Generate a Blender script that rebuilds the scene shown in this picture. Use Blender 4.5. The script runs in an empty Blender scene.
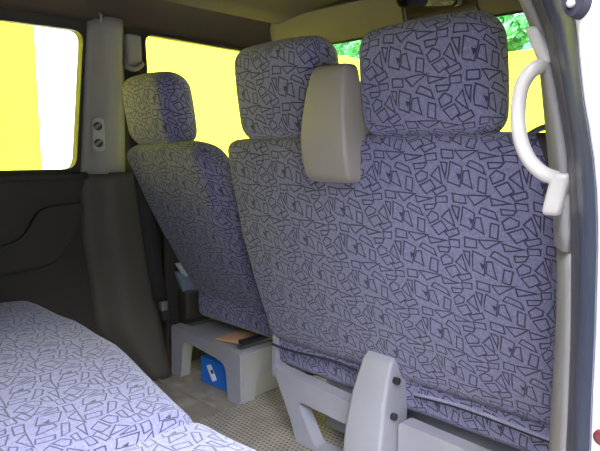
import bpy, bmesh, math, random
from mathutils import Vector, Matrix
random.seed(4)
PI = math.pi
scene = bpy.context.scene
COL = scene.collection

# ------------------------------------------------------------------ materials
class NT:
    def __init__(s, name):
        s.m = bpy.data.materials.new(name); s.m.use_nodes = True
        s.t = s.m.node_tree; s.t.nodes.clear()
        s.out = s.t.nodes.new('ShaderNodeOutputMaterial')
        s.b = s.t.nodes.new('ShaderNodeBsdfPrincipled')
        s.t.links.new(s.b.outputs[0], s.out.inputs[0])
    def n(s, typ, **kw):
        nd = s.t.nodes.new(typ)
        for k, v in kw.items(): setattr(nd, k, v)
        return nd
    def l(s, a, b): s.t.links.new(a, b)
    def math(s, op, a, b=None):
        nd = s.n('ShaderNodeMath', operation=op)
        for i, v in enumerate((a, b)):
            if v is None: continue
            if isinstance(v, (int, float)): nd.inputs[i].default_value = v
            else: s.l(v, nd.inputs[i])
        return nd.outputs[0]
    def mix(s, fac, a, b):
        nd = s.n('ShaderNodeMix', data_type='RGBA')
        for sock, v in ((nd.inputs[0], fac), (nd.inputs[6], a), (nd.inputs[7], b)):
            if isinstance(v, (int, float)): sock.default_value = v
            elif isinstance(v, tuple): sock.default_value = (*v, 1) if len(v) == 3 else v
            else: s.l(v, sock)
        return nd.outputs[2]
    def noise(s, scale, detail=3, coord='Object', rough=.5):
        tc = s.n('ShaderNodeTexCoord'); nz = s.n('ShaderNodeTexNoise')
        nz.inputs['Scale'].default_value = scale; nz.inputs['Detail'].default_value = detail
        nz.inputs['Roughness'].default_value = rough
        s.l(tc.outputs[coord], nz.inputs['Vector']); return nz.outputs['Fac']
    def bump(s, h, strength=.3, dist=.002):
        bp = s.n('ShaderNodeBump'); bp.inputs['Strength'].default_value = strength
        bp.inputs['Distance'].default_value = dist
        s.l(h, bp.inputs['Height']); s.l(bp.outputs[0], s.b.inputs['Normal'])

def plain(name, col, rough=.5, var=.08, scale=6, grain=0, gscale=400, metal=0, spec=.5, dirt=None):
    t = NT(name)
    c2 = tuple(max(0, c*(1-var*2)) for c in col); c1 = tuple(min(1, c*(1+var)) for c in col)
    c = t.mix(t.noise(scale), c2, c1)
    if dirt:
        dn = t.noise(dirt[1], 5, rough=.65)
        f = t.math('MULTIPLY', t.math('SUBTRACT', dn, .5), 5); f = t.math('MINIMUM', t.math('MAXIMUM', f, 0), .8)
        c = t.mix(f, c, dirt[0])
    t.l(c, t.b.inputs['Base Color'])
    t.b.inputs['Roughness'].default_value = rough; t.b.inputs['Metallic'].default_value = metal
    t.b.inputs['Specular IOR Level'].default_value = spec
    if grain: t.bump(t.noise(gscale, 2), grain, .001)
    return t.m

# seat cloth: woven ground with a printed repeat of outlined quads and triangles
SHAPES = [
 [(158,20),(200,38),(190,97),(150,82)],
 [(204,52),(222,50),(232,105),(197,88)],
 [(228,16),(268,32),(278,56),(216,34)],
 [(258,66),(282,72),(276,118),(250,112)],
 [(292,60),(312,42),(336,52),(334,68),(300,84)],
 [(306,92),(345,74),(362,102),(330,122)],
 [(348,62),(374,34),(388,92)],
 [(352,112),(396,96),(403,114),(366,130)],
 [(290,130),(296,154),(352,140)],
 [(165,122),(204,126),(206,152),(166,150)],
 [(212,126),(288,124),(238,156)],
 [(364,136),(402,134),(404,156),(367,158)],
 [(286,20),(332,18),(322,34),(290,38)],
 [(378,20),(402,24),(396,76),(386,40)],
]
FILLED = [[(182,60),(193,63),(187,74)]]
TX, TY, SX, SY = 255, 143, .178, .094
def poly_nodes(t, vec, pts):
    cx = sum(p[0] for p in pts)/len(pts); cy = sum(p[1] for p in pts)/len(pts)
    d = None
    for i in range(len(pts)):
        (x0, y0), (x1, y1) = pts[i], pts[(i+1) % len(pts)]
        nx, ny = y1-y0, x0-x1; L = math.hypot(nx, ny); nx /= L; ny /= L
        c = nx*x0+ny*y0
        if nx*cx+ny*cy > c: nx, ny, c = -nx, -ny, -c
        dp = t.n('ShaderNodeVectorMath', operation='DOT_PRODUCT')
        t.l(vec, dp.inputs[0]); dp.inputs[1].default_value = (nx, ny, -c)
        d = dp.outputs['Value'] if d is None else t.math('MAXIMUM', d, dp.outputs['Value'])
    return d
def seat_cloth(name, base, line, sx=SX, sy=SY):
    t = NT(name)
    uv = t.n('ShaderNodeTexCoord').outputs['UV']
    # the print wavers a little with the stretch of the cloth
    nz = t.n('ShaderNodeTexNoise'); nz.inputs['Scale'].default_value = 9; nz.inputs['Detail'].default_value = 1
    t.l(uv, nz.inputs['Vector'])
    wb = t.n('ShaderNodeVectorMath', operation='MULTIPLY_ADD')
    t.l(nz.outputs['Color'], wb.inputs[0]); wb.inputs[1].default_value = (.02, .02, 0); t.l(uv, wb.inputs[2])
    sp = t.n('ShaderNodeSeparateXYZ'); t.l(wb.outputs[0], sp.inputs[0])
    v = t.math('DIVIDE', sp.outputs[1], -sy); row = t.math('FLOOR', v); fv = t.math('FRACT', v)
    u = t.math('SUBTRACT', t.math('DIVIDE', sp.outputs[0], sx), t.math('MULTIPLY', row, .14))
    fu = t.math('FRACT', u)
    cb = t.n('ShaderNodeCombineXYZ')
    px = t.math('ADD', t.math('MULTIPLY', fu, TX), 150); py = t.math('ADD', t.math('MULTIPLY', fv, TY), 15)
    t.l(px, cb.inputs[0]); t.l(py, cb.inputs[1]); cb.inputs[2].default_value = 1
    d = None
    for s in SHAPES:
        a = t.math('ABSOLUTE', poly_nodes(t, cb.outputs[0], s))
        d = a if d is None else t.math('MINIMUM', d, a)
    for s in FILLED:
        a = t.math('MAXIMUM', poly_nodes(t, cb.outputs[0], s), 0)
        d = t.math('MINIMUM', d, a)
    mr = t.n('ShaderNodeMapRange', interpolation_type='SMOOTHSTEP')
    mr.inputs[1].default_value = 1.4; mr.inputs[2].default_value = 3.5
    mr.inputs[3].default_value = .9; mr.inputs[4].default_value = 0
    t.l(d, mr.inputs[0])
    weave = t.n('ShaderNodeTexNoise'); weave.inputs['Scale'].default_value = 300; weave.inputs['Detail'].default_value = 2
    t.l(uv, weave.inputs['Vector'])
    blot = t.n('ShaderNodeTexNoise'); blot.inputs['Scale'].default_value = 110; blot.inputs['Detail'].default_value = 3
    t.l(uv, blot.inputs['Vector'])
    wf = t.math('ADD', t.math('MULTIPLY', weave.outputs['Fac'], .55), t.math('MULTIPLY', blot.outputs['Fac'], .45))
    c = t.mix(wf, tuple(max(0,x*-.1) for x in base), tuple(x*2.05 for x in base))
    c = t.mix(mr.outputs[0], c, line)
    t.l(c, t.b.inputs['Base Color'])
    t.b.inputs['Roughness'].default_value = .95; t.b.inputs['Specular IOR Level'].default_value = .15
    t.b.inputs['Sheen Weight'].default_value = .25; t.b.inputs['Sheen Roughness'].default_value = .6
    big = t.n('ShaderNodeTexNoise'); big.inputs['Scale'].default_value = 7; big.inputs['Detail'].default_value = 2
    t.l(uv, big.inputs['Vector'])
    t.bump(t.math('ADD', weave.outputs['Fac'], t.math('MULTIPLY', big.outputs['Fac'], 6)), .35, .0018)
    return t.m

def glass_pane(name, tint):
    t = NT(name); t.t.nodes.remove(t.b)
    tr = t.n('ShaderNodeBsdfTransparent'); tr.inputs[0].default_value = (*tint, 1)
    gl = t.n('ShaderNodeBsdfGlossy'); gl.inputs['Roughness'].default_value = .02
    fr = t.n('ShaderNodeFresnel'); fr.inputs['IOR'].default_value = 1.3
    mx = t.n('ShaderNodeMixShader')
    t.l(fr.outputs[0], mx.inputs[0]); t.l(tr.outputs[0], mx.inputs[1]); t.l(gl.outputs[0], mx.inputs[2])
    t.l(mx.outputs[0], t.out.inputs[0]); return t.m

CLOTH = seat_cloth('seat_cloth', (.188,.184,.292), (.016,.015,.036))
GREYP = plain('grey_plastic', (.35,.345,.37), .45, .06, 8, .25, 500)
GREYD = plain('grey_plastic_worn', (.34,.345,.37), .5, .1, 9, .25, 500, dirt=((.36,.33,.29), 9))
BEIGE = plain('taupe_plastic', (.33,.295,.255), .5, .05, 8, .3, 600)
PILLAR = plain('pillar_trim', (.34,.32,.275), .55, .06, 5, .25, 500)
PANEL = plain('side_panel_trim', (.040,.034,.024), .6, .08, 5, .3, 450)
LOWP = plain('lower_pillar_trim', (.095,.083,.064), .6, .08, 5, .3, 450)
SILV = plain('bright_steel', (.6,.6,.6), .3, .05, 30, metal=1)
HEAD = plain('headliner', (.088,.064,.046), .95, .07, 8, .4, 700)
VISOR = plain('visor_vinyl', (.31,.265,.215), .8, .05, 6, .3, 500)
BLACK = plain('black_metal', (.02,.02,.022), .4, .1, 12)
BLACKP = plain('black_plastic', (.03,.03,.034), .5, .1, 12)
RUBBER = plain('seal_rubber', (.055,.050,.064), .45, .1, 10, .2, 300)
SEALP = plain('dark_pillar_paint', (.055,.065,.095), .35, .1, 6)
WHITE = plain('white_paint', (.85,.86,.86), .3, .02, 4)
HANDLE = plain('ivory_plastic', (.50,.465,.41), .4, .03, 8)
RTRIM = plain('light_grey_trim', (.23,.215,.20), .5, .05, 8, .25, 500)
STOPB = plain('stop_rubber', (.02,.019,.028), .8, .1, 12, spec=.1)
STEEL = plain('steel', (.22,.215,.22), .5, .08, 30, metal=1)
WEB = plain('belt_webbing', (.035,.033,.032), .8, .1, 40, .4, 500)
BLUE = plain('blue_card', (.01,.16,.62), .4, .08, 25)
LABELW = plain('printed_paper', (.75,.78,.82), .5, .04, 30)
KRAFT = plain('kraft_paper', (.70,.42,.21), .75, .12, 20, .2, 120)
CORD = plain('piping_cord', (.30,.30,.40), .9, .35, 260)
GAP = plain('gap_shade', (.03,.03,.05), .95, .1, 50)  # near-black tone painted in for the shade between seat back and cushion
DASH = plain('dashboard_vinyl', (.07,.07,.072), .6, .08, 8, .3, 400)
REDR = plain('dark_red_plastic', (.06,.008,.008), .3, .1, 20)
TISS = plain('tissue_paper', (.70,.88,.82), .7, .15, 60)
TRAY = plain('bluish_film', (.22,.26,.32), .3, .15, 40)
YELW = plain('yellow_render', (.86,.80,.012), .9, .03, 2)
YELP = plain('pale_yellow_render', (.90,.84,.030), .9, .02, 2)
PLAS = plain('white_render', (.88,.88,.88), .9, .02, 2)
CONC = plain('concrete', (.15,.147,.14), .9, .12, 3, .4, 60)
LEAF = plain('leaves', (.10,.42,.12), .7, .3, 4)
BARK = plain('bark', (.16,.11,.07), .9, .2, 20)
MIRR = plain('mirror_silver', (.75,.75,.74), .04, .01, 3, metal=1)
GLASS = glass_pane('clear_glass', (.96,.98,.96))
TINT = glass_pane('tinted_glass', (.18,.19,.18))  # tint added to the unseen rear panes to cut light from behind

def floor_mat():
    t = NT('floor_vinyl')
    tc = t.n('ShaderNodeTexCoord').outputs['Object']
    mp = t.n('ShaderNodeMapping'); mp.inputs['Scale'].default_value = (62, 62, 62); mp.inputs['Rotation'].default_value = (0, 0, .0)
    t.l(tc, mp.inputs[0]); sp = t.n('ShaderNodeSeparateXYZ'); t.l(mp.outputs[0], sp.inputs[0])
    row = t.math('FLOOR', sp.outputs[1])
    fx = t.math('SUBTRACT', t.math('FRACT', t.math('ADD', sp.outputs[0], t.math('MULTIPLY', t.math('MODULO', row, 2), .5))), .5)
    fy = t.math('SUBTRACT', t.math('FRACT', sp.outputs[1]), .5)
    d = t.math('ADD', t.math('ABSOLUTE', t.math('MULTIPLY', fx, .8)), t.math('ABSOLUTE', fy))
    st = t.math('LESS_THAN', d, .30)
    dn = t.noise(7, 6, rough=.65); f = t.math('MINIMUM', t.math('MAXIMUM', t.math('MULTIPLY', t.math('SUBTRACT', dn, .36), 4), 0), 1)
    c = t.mix(f, (.24,.215,.185), (.37,.32,.255))
    c = t.mix(t.math('MULTIPLY', st, .8), c, (.055,.05,.05))
    t.l(c, t.b.inputs['Base Color']); t.b.inputs['Roughness'].default_value = .6
    t.bump(st, .6, .002); return t.m
FLOORM = floor_mat()
CARPET = plain('dusty_carpet', (.27,.235,.19), .95, .15, 14, .5, 250, dirt=((.42,.35,.26), 9))

# ------------------------------------------------------------------ builders
def link(name, bm, mat, parent=None, smooth=True, mods=()):
    me = bpy.data.meshes.new(name); bm.normal_update(); bm.to_mesh(me); bm.free()
    if smooth:
        for p in me.polygons: p.use_smooth = True
    me.materials.append(mat)
    o = bpy.data.objects.new(name, me); COL.objects.link(o)
    if parent: o.parent = parent
    return o
def bevel(o, w, seg=3, ang=35):
    m = o.modifiers.new('bevel', 'BEVEL'); m.width = w; m.segments = seg
    m.limit_method = 'ANGLE'; m.angle_limit = math.radians(ang)
    m.harden_normals = False
    return o
def tag(o, label, cat, group=None):
    o['label'] = label; o['category'] = cat
    if group: o['group'] = group
    return o
def thing(name, label, cat, loc, group=None):
    o = bpy.data.objects.new(name, None); COL.objects.link(o); o.location = loc
    o.empty_display_size = .1
    return tag(o, label, cat, group)
def part(name, bm, mat, root, smooth=True):
    """mesh given in world coordinates, parented to a thing without moving it"""
    o = link(name, bm, mat, None, smooth)
    base = Vector((0,0,0)); r = root
    while r: base += r.location; r = r.parent
    o.data.transform(Matrix.Translation(-base)); o.parent = root
    return o
def solo(name, bm, mat, label, cat, group=None, smooth=True, base=None):
    o = link(name, bm, mat, None, smooth)
    if base:
        o.data.transform(Matrix.Translation(-Vector(base))); o.location = base
    return tag(o, label, cat, group)
def struct(name, bm, mat, label=None, smooth=False, parent=None):
    o = link(name, bm, mat, parent, smooth)
    if parent is None:
        o['kind'] = 'structure'
        if label: o['label'] = label
    return o

def axis_pts(h, r, k, m):
    a = [-h + r*(1-math.cos(i/k*PI/2)) for i in range(k+1)] if r > 0 else [-h]
    inner = [(-h+r) + (2*h-2*r)*i/m for i in range(m+1)]
    b = [-x for x in reversed(a)]
    out = []
    for x in a+inner+b:
        if not out or x-out[-1] > 1e-6: out.append(x)
    return out
def rbox(bm, size, r, deform=None, k=4, m=(8,3,8), uv0=(0,0)):
    """rounded box with cloth coordinates unfolded in metres around the -Y face"""
    h = [s/2 for s in size]
    uvl = bm.loops.layers.uv.verify()
    ax = [axis_pts(h[i], r, k, m[i]) for i in range(3)]
    start = len(bm.verts); vs = {}
    def V(p):
        key = tuple(round(c, 6) for c in p)
        if key not in vs:
            q = Vector([max(-(h[i]-r), min(h[i]-r, p[i])) for i in range(3)]) if r > 0 else Vector(p)
            d = Vector(p)-q
            w = q + d.normalized()*r if d.length > 1e-9 else Vector(p)
            vs[key] = bm.verts.new(deform(w.x, w.y, w.z) if deform else w)
        return vs[key]
    def face(ps, uvf, flip):
        if flip: ps = ps[::-1]
        f = bm.faces.new([V(p) for p in ps])
        for l, p in zip(f.loops, ps):
            u, v = uvf(p); l[uvl].uv = (u+uv0[0], v+uv0[1])
    X, Y, Z = ax
    for i in range(len(X)-1):
        for j in range(len(Z)-1):
            for s in (-1, 1):
                y = s*h[1]
                ps = [(X[i],y,Z[j]),(X[i+1],y,Z[j]),(X[i+1],y,Z[j+1]),(X[i],y,Z[j+1])]
                face(ps, (lambda p: (p[0], p[2])) if s < 0 else (lambda p: (-p[0]+.07, p[2])), s > 0)
    for i in range(len(X)-1):
        for j in range(len(Y)-1):
            for s in (-1, 1):
                z = s*h[2]
                ps = [(X[i],Y[j],z),(X[i+1],Y[j],z),(X[i+1],Y[j+1],z),(X[i],Y[j+1],z)]
                face(ps, (lambda p: (p[0], h[2]+p[1]+h[1])) if s > 0 else (lambda p: (p[0], -h[2]-p[1]-h[1])), s < 0)
    for i in range(len(Y)-1):
        for j in range(len(Z)-1):
            for s in (-1, 1):
                x = s*h[0]
                ps = [(x,Y[i],Z[j]),(x,Y[i+1],Z[j]),(x,Y[i+1],Z[j+1]),(x,Y[i],Z[j+1])]
                face(ps, (lambda p: (h[0]+p[1]+h[1], p[2])) if s > 0 else (lambda p: (-h[0]-p[1]-h[1], p[2])), s < 0)
    return bm
def box(bm, x0, x1, y0, y1, z0, z1, r=0, deform=None, k=3, m=(1,1,1)):
    c = Vector(((x0+x1)/2,(y0+y1)/2,(z0+z1)/2))
    g = (lambda x,y,z: c+Vector((x,y,z))) if deform is None else (lambda x,y,z: deform(*(c+Vector((x,y,z)))))
    return rbox(bm, (x1-x0,y1-y0,z1-z0), r, g, k, m)
def tube(bm, pts, r, n=10, sub=6, closed=False, flat=None):
    """swept tube through points; radii may vary; flat=(a,b) gives an oval"""
    P = [Vector(p) for p in pts]; R = r if isinstance(r, (list, tuple)) else [r]*len(P)
    out, rad = [], []
    for i in range(len(P)-1):
        p0, p1, p2, p3 = P[max(i-1,0)], P[i], P[i+1], P[min(i+2,len(P)-1)]
        for s in range(sub):
            t = s/sub
            out.append(.5*((2*p1)+(p2-p0)*t+(2*p0-5*p1+4*p2-p3)*t*t+(3*p1-p0-3*p2+p3)*t**3)); rad.append(R[i]*(1-t)+R[i+1]*t)
    out.append(P[-1]); rad.append(R[-1])
    rings = []; up = None
    for i, p in enumerate(out):
        d = (out[min(i+1,len(out)-1)]-out[max(i-1,0)]).normalized()
        if up is None: up = Vector((0,1,0)) if abs(d.y) < .9 else Vector((1,0,0))
        s = d.cross(up).normalized(); up = s.cross(d).normalized()
        fa, fb = flat or (1, 1)
        rings.append([bm.verts.new(p+rad[i]*(fa*math.cos(a)*s+fb*math.sin(a)*up)) for a in [2*PI*j/n for j in range(n)]])
    for a, b in zip(rings, rings[1:]):
        for j in range(n): bm.faces.new((a[j], a[(j+1)%n], b[(j+1)%n], b[j]))
    bm.faces.new(rings[0][::-1]); bm.faces.new(rings[-1])
    return bm
def prism(bm, pts, frm, depth, hole=None):
    """polygon (with an optional hole) in a plane frame frm=(origin,u,v,n), extruded by depth along n"""
    O, u, v, n = [Vector(q) for q in frm]
    def loop(pp): 
        vs = [bm.verts.new(O+u*a+v*b) for a, b in pp]
        return vs, [bm.edges.new((vs[i], vs[(i+1)%len(vs)])) for i in range(len(vs))]
    _, e = loop(pts); es = list(e)
    if hole:
        for h in (hole if isinstance(hole[0][0], (list, tuple)) else [hole]):
            _, e2 = loop(h); es += e2
    r = bmesh.ops.triangle_fill(bm, use_beauty=True, use_dissolve=False, edges=es)
    fs = [g for g in r['geom'] if isinstance(g, bmesh.types.BMFace)]
    ex = bmesh.ops.extrude_face_region(bm, geom=fs, use_keep_orig=True)
    bmesh.ops.translate(bm, verts=[g for g in ex['geom'] if isinstance(g, bmesh.types.BMVert)], vec=n*depth)
    bmesh.ops.recalc_face_normals(bm, faces=bm.faces)
    return bm
def rounded(pts, r, k=5):
    out = []
    n = len(pts)
    for i in range(n):
        p0, p1, p2 = [Vector(pts[j % n]) for j in (i-1, i, i+1)]
        rr = r[i] if isinstance(r, (list, tuple)) else r
        a = (p0-p1); b = (p2-p1); q = min(rr, a.length*.48, b.length*.48)
        A = p1+a.normalized()*q; B = p1+b.normalized()*q
        for s in range(k+1):
            t = s/k; out.append(tuple((1-t)**2*A+2*t*(1-t)*p1+t*t*B))
    return out
YZ = lambda x, s=1: ((x,0,0),(0,1,0),(0,0,1),(s,0,0))      # (Y,Z) outline, extruded along X
XZ = lambda y, s=1: ((0,y,0),(1,0,0),(0,0,1),(0,s,0))      # (X,Z) outline, extruded along Y
XY = lambda z, s=1: ((0,0,z),(1,0,0),(0,1,0),(0,0,s))
def ribbon(bm, rows):
    """grid surface through rows of points"""
    vs = [[bm.verts.new(p) for p in r] for r in rows]
    for a, b in zip(vs, vs[1:]):
        for j in range(len(a)-1): bm.faces.new((a[j], a[j+1], b[j+1], b[j]))
    return bm
def solid(o, th, off=1):
    m = o.modifiers.new('thickness', 'SOLIDIFY'); m.thickness = th; m.offset = off; return o
def strap(bm, pts, w, th, wdir):
    """flat strap: width along wdir"""
    P = [Vector(p) for p in pts]; W = Vector(wdir).normalized(); rings = []
    for i, p in enumerate(P):
        d = (P[min(i+1,len(P)-1)]-P[max(i-1,0)]).normalized(); n = d.cross(W).normalized()
        rings.append([bm.verts.new(p+W*a+n*b) for a, b in ((-w/2,-th/2),(w/2,-th/2),(w/2,th/2),(-w/2,th/2))])
    for a, b in zip(rings, rings[1:]):
        for j in range(4): bm.faces.new((a[j], a[(j+1)%4], b[(j+1)%4], b[j]))
    bm.faces.new(rings[0][::-1]); bm.faces.new(rings[-1]); return bm
def cyl(bm, c, d, r, L, n=20, r2=None):
    d = Vector(d).normalized(); m = d.to_track_quat('Z', 'Y').to_matrix().to_4x4(); m.translation = Vector(c)
    bmesh.ops.create_cone(bm, cap_ends=True, segments=n, radius1=r, radius2=r if r2 is None else r2, depth=L, matrix=m); return bm
B = bmesh.new
def interp(tab, z):
    tab = sorted(tab)
    if z <= tab[0][0]: return tab[0][1] + (z-tab[0][0])*((tab[1][1]-tab[0][1])/(tab[1][0]-tab[0][0]))*.3
    if z >= tab[-1][0]: return tab[-1][1] + (z-tab[-1][0])*((tab[-1][1]-tab[-2][1])/(tab[-1][0]-tab[-2][0]))
    for (a, p), (b, q) in zip(tab, tab[1:]):
        if a <= z <= b: return p+(q-p)*(z-a)/(b-a)

# ------------------------------------------------------------------ van shell
bm = B(); box(bm, -.98, .93, -1.7, 2.3, -.06, 0); struct('floor', bm, CARPET, 'dusty brown carpeted floor of the van')
# rubber tread mat
bm = B(); box(bm, -.42, .86, .70, 1.70, 0, .008, .003)
solo('floor_mat', bm, FLOORM, 'dusty grey rubber mat with a studded tread pattern beside the seat pedestal', 'floor mat', base=(.2,1.2,0), smooth=False)
# sill strip running along the foot of the seats
bm = B(); tube(bm, [(-.90,1.20,.002),(-.5,1.21,.003),(-.44,1.215,.003)], .006, 8, 3, flat=(1.6,.8))
solo('carpet_strip', bm, CARPET, 'narrow dusty strip on the carpet behind the seat pedestal', 'floor strip', base=(-.67,1.19,0))

# left side: lower panel, pillar, rail over the windows
WX = -.93
w1 = rounded([(.22,.852),(.952,.850),(1.004,1.352),(.22,1.338)], .045)
w2 = rounded([(1.262,.84),(2.12,.80),(1.93,1.367),(1.240,1.374)], .035)
wall_outline = [(-1.7,0),(2.3,0),(2.3,.82),(2.22,.84),(2.0,1.42),(2.0,1.52),(-1.7,1.52)]
bm = B(); prism(bm, wall_outline, YZ(WX,-1), .05, [w1, w2])
struct('wall_left', bm, PANEL, 'dark brown left side of the van with two window openings')
for i, (w, lab) in enumerate(((w1,'left rear window showing a yellow wall with a white band'),(w2,'left front door window showing a pale yellow wall'))):
    bm = B(); prism(bm, [(a, b) for a, b in w], YZ(WX-.022,-1), .004)
    g = struct('window_%d' % (i+1), bm, GLASS, lab)
    # rubber gasket round the pane
    n = len(w); ctr = Vector((sum(p[0] for p in w)/n, sum(p[1] for p in w)/n))
    bm = B(); prism(bm, [tuple(ctr+(Vector(p)-ctr)*1.008) for p in w], YZ(WX+.004,-1), .024, [tuple(ctr+(Vector(p)-ctr)*.982) for p in w])
    struct('window_gasket', bm, BLACKP, parent=g)
# upper and lower B-pillar trim, left
def pillar_rows(z0, z1, n, yl, yr, bul, rise0=.0, foot=False):
    rows = []
    for i in range(n+1):
        z = z0+(z1-z0)*i/n
        a, b = interp(yl, z), interp(yr, z); r = []
        for j in range(13):
            t = j/12
            prof = min(1, t/.42)**1.0 if t < .42 else 1 - max(0, (t-.62)/.38)**1.5*.7
            x = WX+.002+bul(z)*(.5-.5*math.cos(PI*min(1, max(0, prof))))
            r.append((x, a+(b-a)*t, z))
        rows.append(r)
    return rows
yl = [(.845,.962),(1.352,1.010)]; yr = [(.83,1.135),(1.38,1.150)]
bm = B(); ribbon(bm, pillar_rows(.835, 1.40, 14, yl, yr, lambda z: .055))
o = struct('trim_1', bm, PILLAR, 'grey trim of the left pillar between the two windows', smooth=True); solid(o, .006, -1)
yl2 = [(0,1.14),(.06,1.10),(.12,1.06),(.25,.992),(.36,.985),(.6,.955),(.83,.955)]
yr2 = [(0,1.30),(.3,1.27),(.83,1.222)]
bm = B(); ribbon(bm, pillar_rows(0.0, .84, 24, yl2, yr2, lambda z: .062+.03*max(0,(.3-z)/.3)))
o = struct('trim_2', bm, LOWP, 'dark brown lower trim of the left pillar down to the floor', smooth=True); solid(o, .006, -1)
# rear side panel with its stepped armrest contour
def contour(name, pts, r, depth, x):
    bm = B(); prism(bm, rounded(pts, r), YZ(x, 1), depth); return bm
sp = thing('side_trim_panel', 'dark brown moulded panel under the left rear window', 'trim panel', (WX,.4,.4))
bm = contour('panel', [(-.4,.835),(.975,.822),(.925,.69),(.885,.57),(.83,.515),(.665,.503),(-.4,.49)], [.01,.02,.2,.2,.08,.2,.01], .016, WX)
o = part('panel_board', bm, PANEL, sp, False); bevel(o, .008)
bm = contour('arm', [(-.4,.60),(.655,.600),(.735,.622),(.79,.712),(.83,.727),(.955,.73),(.935,.66),(.885,.575),(.83,.525),(.665,.513),(-.4,.50)], [.01,.05,.06,.06,.05,.02,.1,.2,.08,.2,.01], .03, WX+.004)
o = part('armrest', bm, PANEL, sp, False); bevel(o, .012)
bm = B(); cyl(bm, (WX+.03,.655,.602), (1,0,0), .014, .014); o = part('knob', bm, BLACKP, sp); bevel(o, .003)
# window sill ledge
bm = B(); box(bm, WX, WX+.022, -.4, .985, .815, .842, .009, k=3, m=(1,8,1))
part('window_ledge', bm, PANEL, sp)
# front left door: inner panel, pocket
d = struct('door_1', (lambda b: (box(b, WX, WX+.03, 1.29, 2.15, .03, .83, .01), b)[1])(B()), PANEL, 'dark inner panel of the left front door')
bm = B(); box(bm, WX+.028, WX+.10, 1.34, 1.95, .14, .345, .02, k=3, m=(1,6,2)); struct('door_pocket', bm, PANEL, smooth=True, parent=d)

# roof, cant rail, header
bm = B()
rows = []
for i in range(13):
    y = -1.7+(2.0+1.7)*i/12
    r = [(WX-.01,y,1.378),(WX+.03,y,1.40),(-.84,y,1.435),(-.76,y,1.458),(-.70,y,1.468),(-.685,y,1.474),(-.66,y,1.472)]
    rows.append(r)
ribbon(bm, rows); o = struct('trim_3', bm, HEAD, 'brown lining of the rail above the left windows', smooth=True); solid(o, .008, 1)
bm = B()
rows = []
for i in range(13):
    y = -1.7+(2.04+1.7)*i/12
    drop = 0
    rows.append([(x, y, 1.476+.045*(1-(x/.7)**2)-drop) for x in [-.70+.12*j for j in range(12)]] + [(.70,y,1.45-drop),(.78,y,1.40-drop*.4)])
ribbon(bm, rows); o = struct('ceiling', bm, HEAD, 'brown fabric headliner of the van', smooth=True); solid(o, .03, -1)
bm = B(); box(bm, -.93, .84, 1.86, 2.06, 1.40, 1.53, .02, m=(6,1,1)); struct('trim_4', bm, HEAD, 'brown header rail above the windscreen', smooth=True)
# unseen rear and right side behind the sliding door, closed to dim the seats
bm = B(); prism(bm, [(-.93,0),(.93,0),(.93,.86),(.80,1.50),(-.93,1.50)], XZ(-1.70,-1), .05, rounded([(-.72,.85),(.72,.85),(.64,1.34),(-.64,1.34)], .06))
struct('wall_rear', bm, PANEL, 'unseen dark rear end of the van behind the bench')
bm = B(); prism(bm, rounded([(-.72,.85),(.72,.85),(.64,1.34),(-.64,1.34)], .06), XZ(-1.72,-1), .004); struct('window_5', bm, TINT, 'unseen rear window of the van with added tint')
bm = B(); prism(bm, [(-1.7,0),(-.72,0),(-.72,.86),(-.72,1.45),(-1.7,1.45)], YZ(.88,1), .05, rounded([(-1.55,.86),(-.85,.86),(-.85,1.33),(-1.55,1.33)], .05))
struct('wall_right_rear', bm, PANEL, 'unseen dark right side of the van behind the sliding door opening')
bm = B(); prism(bm, rounded([(-1.55,.86),(-.85,.86),(-.85,1.33),(-1.55,1.33)], .05), YZ(.90,1), .004); struct('window_6', bm, TINT, 'unseen right rear window of the van with added tint')
# seam in the rail
bm = B(); tube(bm, [(-.84,1.338,1.438),(-.885,1.32,1.422),(-.928,1.312,1.392)], .0035, 6, 4)
solo('lining_seam', bm, BLACKP, 'thin dark seam in the brown lining above the left front window', 'seam', base=(-.88,1.32,1.42))

# ------------------------------------------------------------------ windscreen, dashboard, right front side
bm = B()
ribbon(bm, [[(-.84,1.99,1.41),(-.4,2.05,1.41),(0,2.06,1.41),(.4,2.05,1.41),(.84,1.99,1.41)],[(-.92,2.22,.85),(-.45,2.42,.85),(0,2.48,.85),(.45,2.42,.85),(.92,2.22,.85)]])
o = struct('window_3', bm, GLASS, 'windscreen seen between the headrests'); solid(o, .005)
for s, nm in ((-1,'trim_5'),(1,'trim_6')):
    bm = B(); tube(bm, [(s*.875,1.97,1.42),(s*.90,2.09,1.13),(s*.925,2.22,.84)], .04, 10, 5, flat=(1,1))
    struct(nm, bm, HEAD, 'brown %s windscreen pillar' % ('left' if s < 0 else 'right'), smooth=True)
bm = B(); box(bm, -.93, .93, 2.14, 2.50, .35, .83, .06, k=4, m=(6,3,3)); struct('trim_7', bm, DASH, 'dark dashboard under the windscreen', smooth=True)
bm = B(); prism(bm, [(.95,0),(2.3,0),(2.3,.86),(.95,.86)], YZ(.90,1), .04); struct('wall_right', bm, PANEL, 'dark inner side below the right front window')
bm = B(); ribbon(bm, [[(.885,1.0,.86),(.885,2.20,.86)],[(.80,1.0,1.38),(.82,1.96,1.38)]]); o = struct('window_4', bm, GLASS, 'right front door window beside the grab handle'); solid(o, .004)

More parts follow.
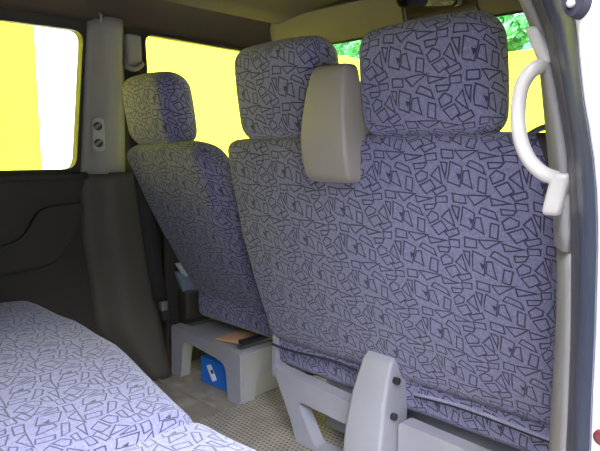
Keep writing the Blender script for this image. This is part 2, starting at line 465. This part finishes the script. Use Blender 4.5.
# right door pillar: trim, rubber seal, dark painted step, white outer skin
tL = [(1.153,.737),(1.075,.758),(1.014,.768),(.921,.782),(.844,.794),(.766,.801),(.687,.805),(.621,.806),(.522,.806),(.434,.806)]
tT = [(1.135,.780),(1.063,.795),(1.006,.810),(.921,.829),(.85,.838),(.778,.843),(.705,.847),(.646,.85),(.555,.852),(.475,.853)]
tM = [(1.117,.822),(1.051,.84),(.999,.852),(.921,.869),(.856,.878),(.791,.884),(.724,.887),(.669,.887),(.586,.889),(.513,.892)]
tW = [(1.098,.874),(1.039,.884),(.992,.891),(.921,.907),(.862,.916),(.802,.92),(.741,.922),(.692,.924),(.616,.925),(.55,.927)]
def skin(tab, z):
    if z > 1.09:
        k = z-1.09; return interp(tab, 1.09) - k*.42 - k*k*.5
    return interp(tab, z)
zs = [0.0+1.40*i/40 for i in range(41)]
def pillar_strip(name, f, mat, label, z0=0, z1=1.4, th=.01):
    bm = B(); rows = [f(z) for z in zs if z0 <= z <= z1]
    rows = [f(z0)]+rows+[f(z1)] if z0 not in zs else rows
    ribbon(bm, rows); o = struct(name, bm, mat, label, smooth=True); solid(o, th, 1); return o
def trim_row(z):
    a, b = skin(tL, z), skin(tT, z)
    return [(a+.03,1.02,z),(a+.006,.96,z),(a,.93,z),(a+.002,.915,z),(b-.012,.868,z),(b-.003,.862,z),(b+.004,.868,z)]
split = .772
bm = B(); ribbon(bm, [trim_row(z) for z in [split+.002+(1.40-split)*i/24 for i in range(25)]])
o = struct('trim_8', bm, RTRIM, 'light grey upper trim of the right door pillar', smooth=True); solid(o, .006, -1)
bm = B(); ribbon(bm, [[(p[0]+.003, p[1]+.003, p[2]) for p in trim_row(z)] for z in [split*i/24 for i in range(25)]])
o = struct('trim_9', bm, RTRIM, 'grey lower trim of the right door pillar', smooth=True); solid(o, .006, -1)
def seal_row(z):
    b, m = skin(tT, z), skin(tM, z); r = []
    for j in range(9):
        t = j/8; a = PI*t
        r.append((b+(m-b)*t + .004*math.sin(a), .872+(.80-.872)*t - .016*math.sin(a), z))
    return r
bm = B(); ribbon(bm, [seal_row(z) for z in zs]); seal = solo('door_seal', bm, RUBBER, 'dark rubber seal running up the edge of the right door pillar', 'door seal', base=(.86,.84,0)); solid(seal, .006, -1)
def paint_row(z):
    m, w = skin(tM, z), skin(tW, z); r = []
    for j in range(9):
        t = j/8
        r.append((m-.006+(w-m+.006)*t, .805+(.742-.805)*t - .010*math.sin(PI*t)**2*(1 if t > .3 else .4), z))
    return r
bm = B(); ribbon(bm, [paint_row(z) for z in zs]); o = struct('trim_10', bm, SEALP, 'dark blue grey door step of the right pillar beside the rubber seal', smooth=True); solid(o, .006, -1)
def white_row(z):
    w = skin(tW, z); e = .05+.02*max(0,(z-.95))
    return [(w-.002,.744,z),(w+.006,.738,z),(w+e*.5,.737,z),(w+e-.012,.738,z),(w+e-.003,.744,z),(w+e,.757,z),(w+e+.004,1.0,z),(w+e-.02,1.9,z)]
bm = B(); ribbon(bm, [white_row(z) for z in [-.15]+zs]); o = struct('wall_outside', bm, WHITE, 'white painted outer skin of the van beyond the right pillar', smooth=True); solid(o, .004, -1)

# latch stop with a screw, high on the white skin
st = thing('door_stop', 'black rounded door stop with a screw at the top right on white paint', 'door stop', (.893,.725,1.10))
bm = B(); prism(bm, rounded([(.873,1.16),(.873,1.082),(.884,1.070),(.897,1.082),(.906,1.16)], .010), XZ(.712,1), .026)
o = part('stop_body', bm, STOPB, st, False); bevel(o, .004)
bm = B(); cyl(bm, (.8835,.712,1.087), (0,-1,0), .0048, .008); o = part('screw', bm, RTRIM, st); bevel(o, .0015)
bm = B(); cyl(bm, (.9425,.731,.577), (0,-1,0), .010, .014); o = solo('rubber_stop', bm, REDR, 'dark red round stop on the white paint low on the right', 'door stop', base=(.9385,.729,.577)); bevel(o, .004)

# grab handle
gh = thing('grab_handle', 'ivory curved grab handle on the right door pillar', 'grab handle', (.80,.87,.96))
bm = B(); tube(bm, [(.795,.885,1.062),(.791,.868,1.046),(.780,.853,1.034),(.7695,.848,1.014),(.7655,.848,.985),(.767,.848,.955),(.775,.849,.925),(.788,.852,.902),(.804,.858,.887),(.820,.868,.880)],
               [.0105,.0108,.011,.011,.011,.011,.011,.011,.011,.011], 14, 5, flat=(.95,1.05))
part('handle_bar', bm, HANDLE, gh)
bm = B(); box(bm, .775, .797, .856, .905, 1.045, 1.10, .009, k=4, m=(2,2,3), deform=lambda x,y,z: Vector((x-(z-1.07)*.45, y, z)))
part('handle_mount', bm, HANDLE, gh)
bm = B(); box(bm, .806, .835, .854, .905, .826, .888, .009, k=4, m=(2,2,3), deform=lambda x,y,z: Vector((x+.006*(z-.85)/.03, y, z)))
part('handle_mount', bm, HANDLE, gh)
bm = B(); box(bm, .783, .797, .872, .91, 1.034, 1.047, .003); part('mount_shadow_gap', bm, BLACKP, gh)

# right belt anchor seen past the pillar
rb = thing('seat_belt', 'black belt and pivot loop behind the grab handle on the right pillar', 'seat belt', (.76,.98,.93))
bm = B(); tube(bm, [(.805,.965,.975),(.775,.965,.963),(.748,.965,.955),(.730,.965,.946)], [.0065,.006,.005,.004], 10, 4, flat=(1,.8)); part('belt_loop', bm, BLACKP, rb)
bm = B(); strap(bm, [(.748,.975,.950),(.764,.985,.90),(.778,.99,.86),(.795,1.0,.70),(.80,1.02,.30)], .016, .003, (1,.25,0)); part('webbing', bm, WEB, rb)

# ------------------------------------------------------------------ double front seat
def back_y(tab): return lambda z: interp(tab, z)
DY = [(.20,1.292),(.29,1.270),(.45,1.218),(.65,1.160),(.80,1.128),(.957,1.098),(1.25,1.058)]
def seat_back(root, x0, x1, z0, z1, tab, th, r, taper=0., belly=.012, uv0=(0,0), round_top=.0):
    cx, cz, hx, hz = (x0+x1)/2, (z0+z1)/2, (x1-x0)/2, (z1-z0)/2
    def f(x, y, z):
        Z = cz+z; t = (z+hz)/(2*hz); xx = x*(1-taper*max(0,1-t)**1.6); u = x/hx
        Y = interp(tab, Z) + (y+th/2) - belly*(1-u*u)*math.sin(PI*min(1,max(0,t)))*(1 if y < 0 else -.5)
        Z -= round_top*abs(u)**4*max(0,t)**2
        Y += .0025*math.sin(x*31+z*17)*math.sin(z*23+1)
        return Vector((cx+xx, Y, Z))
    bm = B(); rbox(bm, (2*hx, th, 2*hz), r, f, 5, (16,3,16), uv0)
    return part('backrest', bm, CLOTH, root)
def headrest(root, x0, x1, z0, z1, tab, th, r, lean=0., uv0=(0,0)):
    cx, cz, hx, hz = (x0+x1)/2, (z0+z1)/2, (x1-x0)/2, (z1-z0)/2
    def f(x, y, z):
        t = z/hz; u = x/hx
        xx = x*(1-.05*max(0,t)**2-.05*max(0,-t)**3)
        return Vector((cx+xx, interp(tab, cz+z)+(y+th/2) - .012*(1-u*u)*(1-t*t)*(1 if y < 0 else -.6) + lean*z, cz+z-.008*u*u*max(0,t)))
    bm = B(); rbox(bm, (2*hx, th, 2*hz), r, f, 6, (8,2,6), uv0)
    return part('headrest', bm, CLOTH, root)

ds = thing('double_front_seat', 'two-place front seat in patterned blue grey cloth nearest the right pillar', 'car seat', (.24,1.45,0))
seat_back(ds, -.275, .725, .292, .963, DY, .13, .045, taper=.055, round_top=.012)
headrest(ds, .255, .607, .946, 1.203, DY, .105, .05, uv0=(.03,.01))
headrest(ds, -.198, .160, .944, 1.214, DY, .105, .05, uv0=(.11,.05))
# cushion with the loose cover hanging at its back edge
bm = B(); rbox(bm, (.955,.52,.235), .035, lambda x,y,z: Vector((.24+x, 1.545+y-.05*max(0,(z+.1)), .325+z)), 4, (12,8,4), (.05,.02))
part('cushion', bm, CLOTH, ds)
# bottom of the back cover: dark tubes for the shaded gap, pale one for cord
bm = B(); pts = [(x, interp(DY,.29)-.010+.004*math.sin(x*19), .291+.006*math.sin(x*13+1)) for x in [-.225+.06*i for i in range(7)]]
tube(bm, pts, .0042, 8, 4); part('piping_and_gap', bm, GAP, ds)
pts = [(x, interp(DY,.29)-.014+.004*math.sin(x*19), .284+.006*math.sin(x*13+1)) for x in [.335+.06*i for i in range(7)]]
bm = B(); tube(bm, pts, .0042, 8, 4); part('piping_and_gap', bm, GAP, ds)
bm = B(); tube(bm, [(a, b-.006, c+.008) for a, b, c in pts], .0045, 8, 4); part('piping_and_gap', bm, CORD, ds)
# belt tower between the two headrests
def loft(bm, secs, r=.012, k=4):
    """stack of rounded rectangles: (z, x0, x1, y0, y1)"""
    rings = []
    for z, x0, x1, y0, y1 in secs:
        rr = rounded([(x0,y0),(x1,y0),(x1,y1),(x0,y1)], r, k)
        rings.append([bm.verts.new((a, b, z)) for a, b in rr])
    n = len(rings[0])
    for a, b in zip(rings, rings[1:]):
        for j in range(n): bm.faces.new((a[j], a[(j+1)%n], b[(j+1)%n], b[j]))
    bm.faces.new(rings[0][::-1]); bm.faces.new(rings[-1]); return bm
bm = B(); loft(bm, [(a, b-.018, c-.018, d, e_) for a, b, c, d, e_ in [(.842,.155,.262,1.092,1.15),(.846,.143,.274,1.076,1.16),(.858,.136,.279,1.064,1.17),(.90,.136,.283,1.049,1.17),(.95,.140,.285,1.040,1.16),(1.0,.149,.284,1.036,1.135),(1.05,.160,.283,1.036,1.115),(1.09,.170,.281,1.040,1.105),(1.112,.175,.279,1.045,1.10),(1.121,.180,.275,1.054,1.095)]], .010)
part('belt_tower', bm, BEIGE, ds)
# latch cover below the back
bm = B(); loft(bm, [(0.0,.160,.295,1.165,1.29),(.05,.162,.295,1.160,1.29),(.15,.167,.294,1.166,1.29),(.26,.178,.291,1.182,1.30),(.32,.186,.289,1.200,1.30),(.360,.190,.287,1.216,1.30),(.374,.196,.283,1.228,1.295)], .012)
lc = part('latch_cover', bm, GREYP, ds)
for z, y in ((.318,1.228),(.222,1.218)):
    bm = B(); cyl(bm, (.297,y,z), (1,0,0), .0095, .018, 16); o = part('bolt', bm, BLACK, lc); bevel(o, .003)
# grey pedestal frame with its slanted open leg
fr = rounded([(-.192,.232),(-.175,.185),(-.110,.07),(-.085,.0),(.20,.0),(.20,.200),(-.165,.222)], [.015,.04,.05,.02,.01,.01,.015])
hole = rounded([(-.082,.142),(.165,.130),(.165,.018),(-.005,.018)], [.025,.01,.01,.02])
bm = B(); prism(bm, fr, XZ(1.235,1), .045, hole); o = part('pedestal_frame', bm, GREYP, ds, False); bevel(o, .012, 4)
bm = B(); box(bm, -.06, .17, 1.345, 1.36, .03, .19, .004); part('inset_panel', bm, GREYP, ds)
bm = B(); prism(bm, rounded([(.30,.0),(.70,.0),(.715,.19),(.30,.205)], .02), XZ(1.235,1), .045, rounded([(.36,.018),(.62,.018),(.66,.088),(.36,.095)], .02))
o = part('pedestal_frame', bm, GREYP, ds, False); bevel(o, .012, 4)
bm = B(); box(bm, -.08, .69, 1.40, 1.74, .0, .20, .02, m=(4,2,2)); part('pedestal_box', bm, GREYD, ds)
# recliner bracket on the left flank
bm = B(); prism(bm, rounded([(1.262,.17),(1.33,.17),(1.315,.40),(1.272,.40)], .012), YZ(-.228,1), .016); o = part('recliner_bracket', bm, GREYP, ds, False); bevel(o, .006)

# ------------------------------------------------------------------ driver's seat
dr = thing('driver_seat', 'single front seat in patterned cloth on a grey pedestal by the left pillar', 'car seat', (-.6,1.5,0))
SY_ = [(.20,1.43),(.33,1.370),(.50,1.268),(.70,1.165),(.935,1.062),(1.2,1.022)]
seat_back(dr, -.815, -.33, .318, .955, SY_, .14, .05, taper=.07, belly=.02, uv0=(.03,.06), round_top=.04)
headrest(dr, -.77, -.465, .935, 1.180, SY_, .125, .055, uv0=(.08,.02))
bm = B(); rbox(bm, (.455,.50,.17), .035, lambda x,y,z: Vector((-.555+x, 1.60+y+.18*max(0,z), .335+z)), 4, (8,8,3), (.02,.09)); part('cushion', bm, CLOTH, dr)
bm = B(); tube(bm, [(x, 1.362+.004*math.sin(x*25), .325+.004*math.sin(x*17)) for x in [-.77+.07*i for i in range(7)]], .006, 8, 4); part('piping_and_gap', bm, GAP, dr)
# hinge cover at left end of the cushion
bm = B(); box(bm, -.805, -.785, 1.41, 1.47, .25, .33, .006); part('recliner_hinge', bm, BLACKP, dr)
# pedestal: arched rear, inset side, flat top
ped_r = rounded([(-.868,0),(-.800,0),(-.778,.165),(-.505,.138),(-.495,0),(-.42,0),(-.42,.192),(-.862,.214)], [.004,.01,.035,.045,.01,.004,.02,.02])
bm = B(); prism(bm, ped_r, XZ(1.285,1), .045); o = part('pedestal_rear', bm, GREYD, dr, False); bevel(o, .012, 3)
side = rounded([(1.30,0),(1.35,0),(1.365,.09),(1.41,.142),(1.66,.142),(1.68,0),(1.74,0),(1.74,.192),(1.30,.192)], [.004,.01,.05,.03,.02,.01,.004,.02,.02])
bm = B(); prism(bm, side, YZ(-.446,1), .027); o = part('pedestal_side', bm, GREYD, dr, False); bevel(o, .006, 3)
bm = B(); box(bm, -.462, -.444, 1.32, 1.72, .0, .18, .004); part('inset_panel', bm, GREYD, dr)
bm = B(); prism(bm, rounded([(1.30,0),(1.35,0),(1.38,.12),(1.66,.12),(1.68,0),(1.74,0),(1.74,.208),(1.30,.208)], .02), YZ(-.866,1), .026); o = part('pedestal_side', bm, GREYD, dr, False); bevel(o, .006, 3)
bm2 = B(); box(bm2, -.855, -.43, 1.31, 1.74, .172, .196, .006); part('pedestal_top', bm2, GREYD, dr)
for x in (-.835, -.462):
    bm = B(); box(bm, x-.014, x+.014, 1.315, 1.78, .196, .210, .003); rl = part('seat_rail', bm, STEEL, dr)
    bm = B(); box(bm, x-.018, x+.018, 1.325, 1.80, .2105, .226, .004); part('rail_runner', bm, BLACK, rl)
for x in (-.80, -.462):
    bm = B(); box(bm, x-.02, x+.02, 1.50, 1.78, .2265, .275, .006); part('seat_riser', bm, BLACKP, dr)

# ------------------------------------------------------------------ rear bench
rbn = thing('rear_bench', 'low rear bench in patterned blue grey cloth filling the bottom left corner', 'car seat', (-.1,.35,0))
def bench(x0, x1, front, uv0, zt=.435, seam=0):
    W = x1-x0; cx = (x0+x1)/2
    def f(x, y, z):
        X = cx+x; t = (y+.30)/.60
        yf = interp(front, X)
        Y = .02+(yf-.02)*t
        Z = zt-.075+z
        if z > 0:
            Z += .012*math.sin(PI*min(1,max(0,t)))*(1-(2*x/W)**2) - .006*t
            Z += .0025*math.sin(X*23+Y*9)*math.sin(Y*29)
        return Vector((X, Y, Z))
    bm = B(); rbox(bm, (W,.60,.15), .05, f, 5, (16,14,2), uv0)
    return part('seat_cushion', bm, CLOTH, rbn)
bench(-.89, .285, [(-.9,.745),(-.75,.748),(-.5,.752),(-.26,.735),(-.1,.705),(.05,.668),(.29,.615)], (.0,.0), .432)
bench(.275, .80, [(.2,.612),(.45,.620),(.82,.63)], (.41,.03), .440)
bm = B(); box(bm, -.84, .76, .05, .55, .0, .29, .02, m=(4,2,2)); part('bench_base', bm, GREYD, rbn)
def bb(x0, x1, uv0):
    bm = B(); rbox(bm, (x1-x0,.14,.44), .05, lambda x,y,z: Vector(((x0+x1)/2+x, -.07+y-.30*(z+.22), .62+z)), 4, (8,2,8), uv0); part('backrest', bm, CLOTH, rbn)
bb(-.88, .28, (0,0)); bb(.285, .80, (.1,.1))

# ------------------------------------------------------------------ small things
# belt on left pillar
lb = thing('seat_belt', 'black belt hanging down the left pillar behind the single seat', 'seat belt', (WX+.06,1.2,.8))
bm = B(); box(bm, WX, WX+.05, 1.145, 1.205, 1.235, 1.355, .010, k=4, m=(1,2,3)); part('anchor_cover', bm, PILLAR, lb)
bm = B(); tube(bm, [(WX+.045,1.135,1.235),(WX+.058,1.165,1.225),(WX+.05,1.205,1.25)], .012, 8, 4, flat=(1,.7)); part('belt_loop', bm, PILLAR, lb)
bm = B(); strap(bm, [(WX+.048,1.160,1.235),(WX+.052,1.162,1.0),(WX+.070,1.170,.80),(WX+.086,1.195,.55),(WX+.092,1.225,.33)], .056, .003, (.25,1,0)); part('webbing', bm, WEB, lb)
bm = B(); box(bm, WX+.080, WX+.104, 1.222, 1.252, .285, .325, .005); part('buckle_tongue', bm, SILV, lb)
bm = B(); box(bm, WX+.083, WX+.103, 1.228, 1.254, .245, .287, .005); part('anchor_plate', bm, BLACKP, lb)
# twin knob plate on the pillar
kp = thing('hook_plate', 'pale oval plate with two round knobs on the left pillar', 'hook plate', (WX+.05,1.037,.975))
n_ = Vector((.80,-.60,0)).normalized(); uu = Vector((.60,.80,0)).normalized()
O = Vector((WX+.050,1.016,.978))
bm = B(); prism(bm, rounded([(-.020,-.060),(.020,-.060),(.020,.060),(-.020,.060)], .020, 8), (O,uu,(0,0,1),n_), .010); o = part('plate', bm, plain('pale_grey_plastic',(.52,.50,.46),.4,.05,20), kp, False); bevel(o, .003)
for dz in (.030, -.030):
    bm = B(); cyl(bm, O+n_*.015+Vector((0,0,dz)), n_, .0150, .014, 24); kn = part('knob', bm, PANEL, kp); bevel(kn, .003)
    bm = B(); ang = .7; ax = uu*math.cos(ang)+Vector((0,0,1))*math.sin(ang); ay = n_.cross(ax)
    prism(bm, rounded([(-.014,-.0045),(.014,-.0045),(.014,.0045),(-.014,.0045)], .003), (O+n_*.021+Vector((0,0,dz)),ax,ay,n_), .009); part('grip', bm, RTRIM, kn, False)
# coat hook high on the left pillar
hk = thing('coat_hook', 'small dark round coat hook at the top of the left pillar', 'hook', (WX+.04,1.045,1.405))
bm = B(); cyl(bm, (WX+.04,1.042,1.408), (1,-.4,-.3), .018, .03, 20); o = part('hook_base', bm, PANEL, hk); bevel(o, .006)
bm = B(); tube(bm, [(WX+.052,1.036,1.406),(WX+.066,1.034,1.398),(WX+.068,1.034,1.385),(WX+.063,1.034,1.378)], .005, 8, 4); part('hook_prong', bm, PILLAR, hk)
# sun visors
for x0, x1, lab in ((-.755,-.075,'left beige sun visor with a rounded end under the windscreen header'),(.20,.74,'right beige sun visor above the headrests')):
    v = thing('sun_visor', lab, 'sun visor', ((x0+x1)/2,1.775,1.40), 'sun visors')
    pts = rounded([(x0,-.062),(x1,-.062),(x1,.075),(x0,.075)], [.06,.03,.03,.06], 7)
    bm = B(); prism(bm, pts, ((0,1.772,1.402),(1,0,0),(0,-.28,.96),(0,-.96,-.28)), .020); o = part('visor_board', bm, VISOR, v, False); bevel(o, .007)
    bm = B(); tube(bm, [(a, 1.772-.28*b-.0195, 1.402+.96*b-.0055) for a, b in pts[6:]+pts[:7]], .0042, 6, 1); part('edge_binding', bm, BLACKP, v)
    xe = x0+.16 if x0 < 0 else x1-.16
    bm = B(); tube(bm, [(xe,1.765,1.46),(xe,1.775,1.49),(xe,1.78,1.53)], .008, 8, 3); part('visor_hinge', bm, BLACKP, v)
# rear view mirror
mr_ = thing('rear_view_mirror', 'trapezoid rear view mirror in a dark rim at the top above the right headrest', 'mirror', (.06,1.70,1.42))
pts = rounded([(-.105,-.036),(.105,-.036),(.122,.040),(-.122,.040)], .022, 5)
fr_ = ((.067,1.675,1.414),(.985,.12,-.12),(.10,-.30,.95),(.16,.94,.28))
bm = B(); prism(bm, pts, fr_, .026, ); o = part('mirror_housing', bm, BLACKP, mr_, False); bevel(o, .006)
bm = B(); prism(bm, [(a*.93, b*.84) for a, b in pts], ((.067-.16*.0015,1.675-.94*.0015,1.414-.28*.0015),)+fr_[1:], .001); part('mirror_glass', bm, MIRR, mr_, False)
bm = B(); tube(bm, [(.072,1.695,1.425),(.075,1.71,1.47),(.075,1.715,1.53)], .011, 10, 4); part('mirror_stalk', bm, BLACKP, mr_)
# blue carton under the single seat
bc = thing('blue_box', 'small blue cardboard box standing under the single seat pedestal', 'box', (-.70,1.42,0))
M4 = Matrix.Translation((-.617,1.352,.054)) @ Matrix.Rotation(.04, 4, 'Z')
bm = B(); rbox(bm, (.195,.055,.106), .003, lambda x,y,z: M4 @ Vector((x,y,z)), 2, (1,1,1)); part('carton', bm, BLUE, bc, False)
bm = B(); prism(bm, rounded([(-.036,.022),(-.010,.034),(.026,-.022),(.0,-.036)], .006), (M4 @ Vector((-.022,-.0287,0)), M4.to_3x3() @ Vector((1,0,0)), (0,0,1), M4.to_3x3() @ Vector((0,1,0))), .0012)
lb_ = part('printed_picture', bm, LABELW, bc, False); lb_['label'] = 'white printed picture on blue carton'
bm = B(); prism(bm, [(-.012,.010),(.004,.014),(.010,.000),(-.006,-.004)], (M4 @ Vector((-.022,-.0293,0)), M4.to_3x3() @ Vector((1,0,0)), (0,0,1), M4.to_3x3() @ Vector((0,1,0))), .0006)
part('picture_mark', bm, BLACKP, lb_, False)
# brown envelope on the pedestal
bm = B(); rbox(bm, (.125,.14,.008), .003, lambda x,y,z: Matrix.Translation((-.548,1.388,.207)) @ Matrix.Rotation(.12,4,'Z') @ Vector((x,y,z+.004*math.sin(x*18))), 2, (6,6,1))
solo('envelope', bm, KRAFT, 'brown paper envelope lying on top of the grey seat pedestal', 'envelope', base=(-.545,1.400,.197))
# tissue pack in the door pocket
tp = thing('tissue_pack', 'bluish pack of pale green tissues in the left front door pocket', 'tissues', (WX+.06,1.385,.36))
bm = B(); box(bm, WX+.060, WX+.086, 1.325, 1.425, .335, .425, .006, k=3, m=(1,3,3), deform=lambda x,y,z: Vector((x-(z-.345)*.12+.008*math.sin(y*60), y+(.4-z)*.3, z))); part('wrapper', bm, TRAY, tp)
bm = B()
for i in range(4):
    y = 1.35+.018*i
    ribbon(bm, [[(WX+.070+.012*math.sin(i*2.1+j), y+.012*j-.01*k, .40+.016*k+.004*math.sin(i+j)) for j in range(4)] for k in range(5)])
o = part('tissue', bm, TISS, tp); solid(o, .002)

# ------------------------------------------------------------------ outside
bm = B(); box(bm, -14, 14, -12, 26, -.50, -.45); struct('floor_outside', bm, CONC, 'grey concrete yard around the van')
bm = B(); box(bm, -3.45, -3.25, -6, 1.95, -.45, 3.4); solo('garden_wall', bm, YELW, 'bright yellow sunlit wall outside the left rear window', 'wall', base=(-3.35,-2,-.45), smooth=False)
bm = B(); box(bm, -3.45, -3.25, 1.95, 6.4, -.45, 1.98); solo('garden_wall', bm, YELP, 'pale yellow sunlit wall outside the left front window', 'wall', base=(-3.35,3.8,-.45), smooth=False)
bm = B(); box(bm, -3.25, -3.17, 1.74, 2.14, -.45, 3.45, .01); solo('wall_pilaster', bm, PLAS, 'white upright band on the yellow wall outside the left rear window', 'pilaster', base=(-3.21,1.9,-.45), smooth=False)
bm = B(); box(bm, -9, 6, 11.0, 11.2, -.45, 2.80); solo('boundary_wall', bm, YELP, 'pale yellow wall far ahead seen through the windscreen', 'wall', base=(-1.5,11.1,-.45), smooth=False)
def tree(name, x, y, h, r, label):
    t = thing(name, label, 'tree', (x,y,-.45), 'trees beyond the windscreen')
    bm = B(); tube(bm, [(x,y,-.45),(x+.1,y,h*.4),(x,y,h-r)], [.14,.11,.07], 8, 4); part('trunk', bm, BARK, t)
    bm = B(); rnd = random.Random(int(x*10)+7)
    for i in range(900):
        d = Vector((rnd.gauss(0,1),rnd.gauss(0,1),rnd.gauss(0,1))).normalized()*r*(rnd.random()**.4)
        c = Vector((x,y,h-r*.6))+Vector((d.x,d.y,d.z*.8)); a = Vector((rnd.gauss(0,1),rnd.gauss(0,1),rnd.gauss(0,1))).normalized(); b = a.orthogonal().normalized(); e = a.cross(b)
        s = .10+.08*rnd.random()
        bm.faces.new([bm.verts.new(c+b*s), bm.verts.new(c+e*s*.5), bm.verts.new(c-b*s), bm.verts.new(c-e*s*.5)])
    part('foliage', bm, LEAF, t, False)
tree('garden_tree', -4.62, 11.9, 3.62, .48, 'small green tree seen through the windscreen beside the grab handle')
tree('garden_tree', -8.3, 11.9, 4.5, 1.5, 'green tree seen through the windscreen between the two headrests')

# ------------------------------------------------------------------ sky and sun
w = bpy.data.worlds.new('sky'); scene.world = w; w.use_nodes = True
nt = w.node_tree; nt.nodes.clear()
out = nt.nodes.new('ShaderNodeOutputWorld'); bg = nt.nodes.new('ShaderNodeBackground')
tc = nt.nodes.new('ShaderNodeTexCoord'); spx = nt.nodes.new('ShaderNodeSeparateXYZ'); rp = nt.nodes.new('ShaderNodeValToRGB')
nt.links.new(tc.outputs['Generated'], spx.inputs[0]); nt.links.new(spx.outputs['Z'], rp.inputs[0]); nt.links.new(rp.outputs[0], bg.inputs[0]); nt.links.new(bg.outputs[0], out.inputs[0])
e = rp.color_ramp.elements
e[0].position = 0; e[0].color = (.80,.95,.95,1); e[1].position = .5; e[1].color = (.80,.84,1.0,1)
m_ = rp.color_ramp.elements.new(.14); m_.color = (.50,.95,.90,1); m_ = rp.color_ramp.elements.new(.24); m_.color = (.85,.88,1.0,1)
# the sky is brightest round the sun, behind and to the right; low sky dimmed to darken the driver's seat
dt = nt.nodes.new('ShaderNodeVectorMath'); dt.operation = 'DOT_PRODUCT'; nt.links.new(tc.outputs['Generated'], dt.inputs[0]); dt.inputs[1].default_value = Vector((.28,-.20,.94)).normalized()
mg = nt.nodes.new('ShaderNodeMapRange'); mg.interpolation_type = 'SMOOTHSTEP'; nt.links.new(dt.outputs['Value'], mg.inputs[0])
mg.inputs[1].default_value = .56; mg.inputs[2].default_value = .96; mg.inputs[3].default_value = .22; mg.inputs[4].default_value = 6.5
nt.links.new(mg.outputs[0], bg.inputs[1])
sd = bpy.data.lights.new('sun', 'SUN'); sd.energy = 3.0; sd.angle = .012; sd.color = (1,.95,.86)
so = bpy.data.objects.new('sun', sd); COL.objects.link(so); so.location = (2,-3,6)
so.rotation_euler = Vector((-.30,.24,-.93)).to_track_quat('-Z','Y').to_euler()

# ------------------------------------------------------------------ camera
cd = bpy.data.cameras.new('camera'); cam = bpy.data.objects.new('camera', cd); COL.objects.link(cam)
cd.sensor_width = 36; cd.lens = 583/600*36; cd.clip_start = .02
cam.location = (1.15,0,.92)
yaw, pit = math.radians(44.6), math.radians(-7.3)
F = Vector((-math.sin(yaw)*math.cos(pit), math.cos(yaw)*math.cos(pit), math.sin(pit)))
cam.rotation_euler = F.to_track_quat('-Z','Y').to_euler()
scene.camera = cam
vs = scene.view_settings
vs.view_transform = 'Standard'; vs.look = 'None'; vs.gamma = 1; vs.use_curve_mapping = False; vs.exposure = 2.32
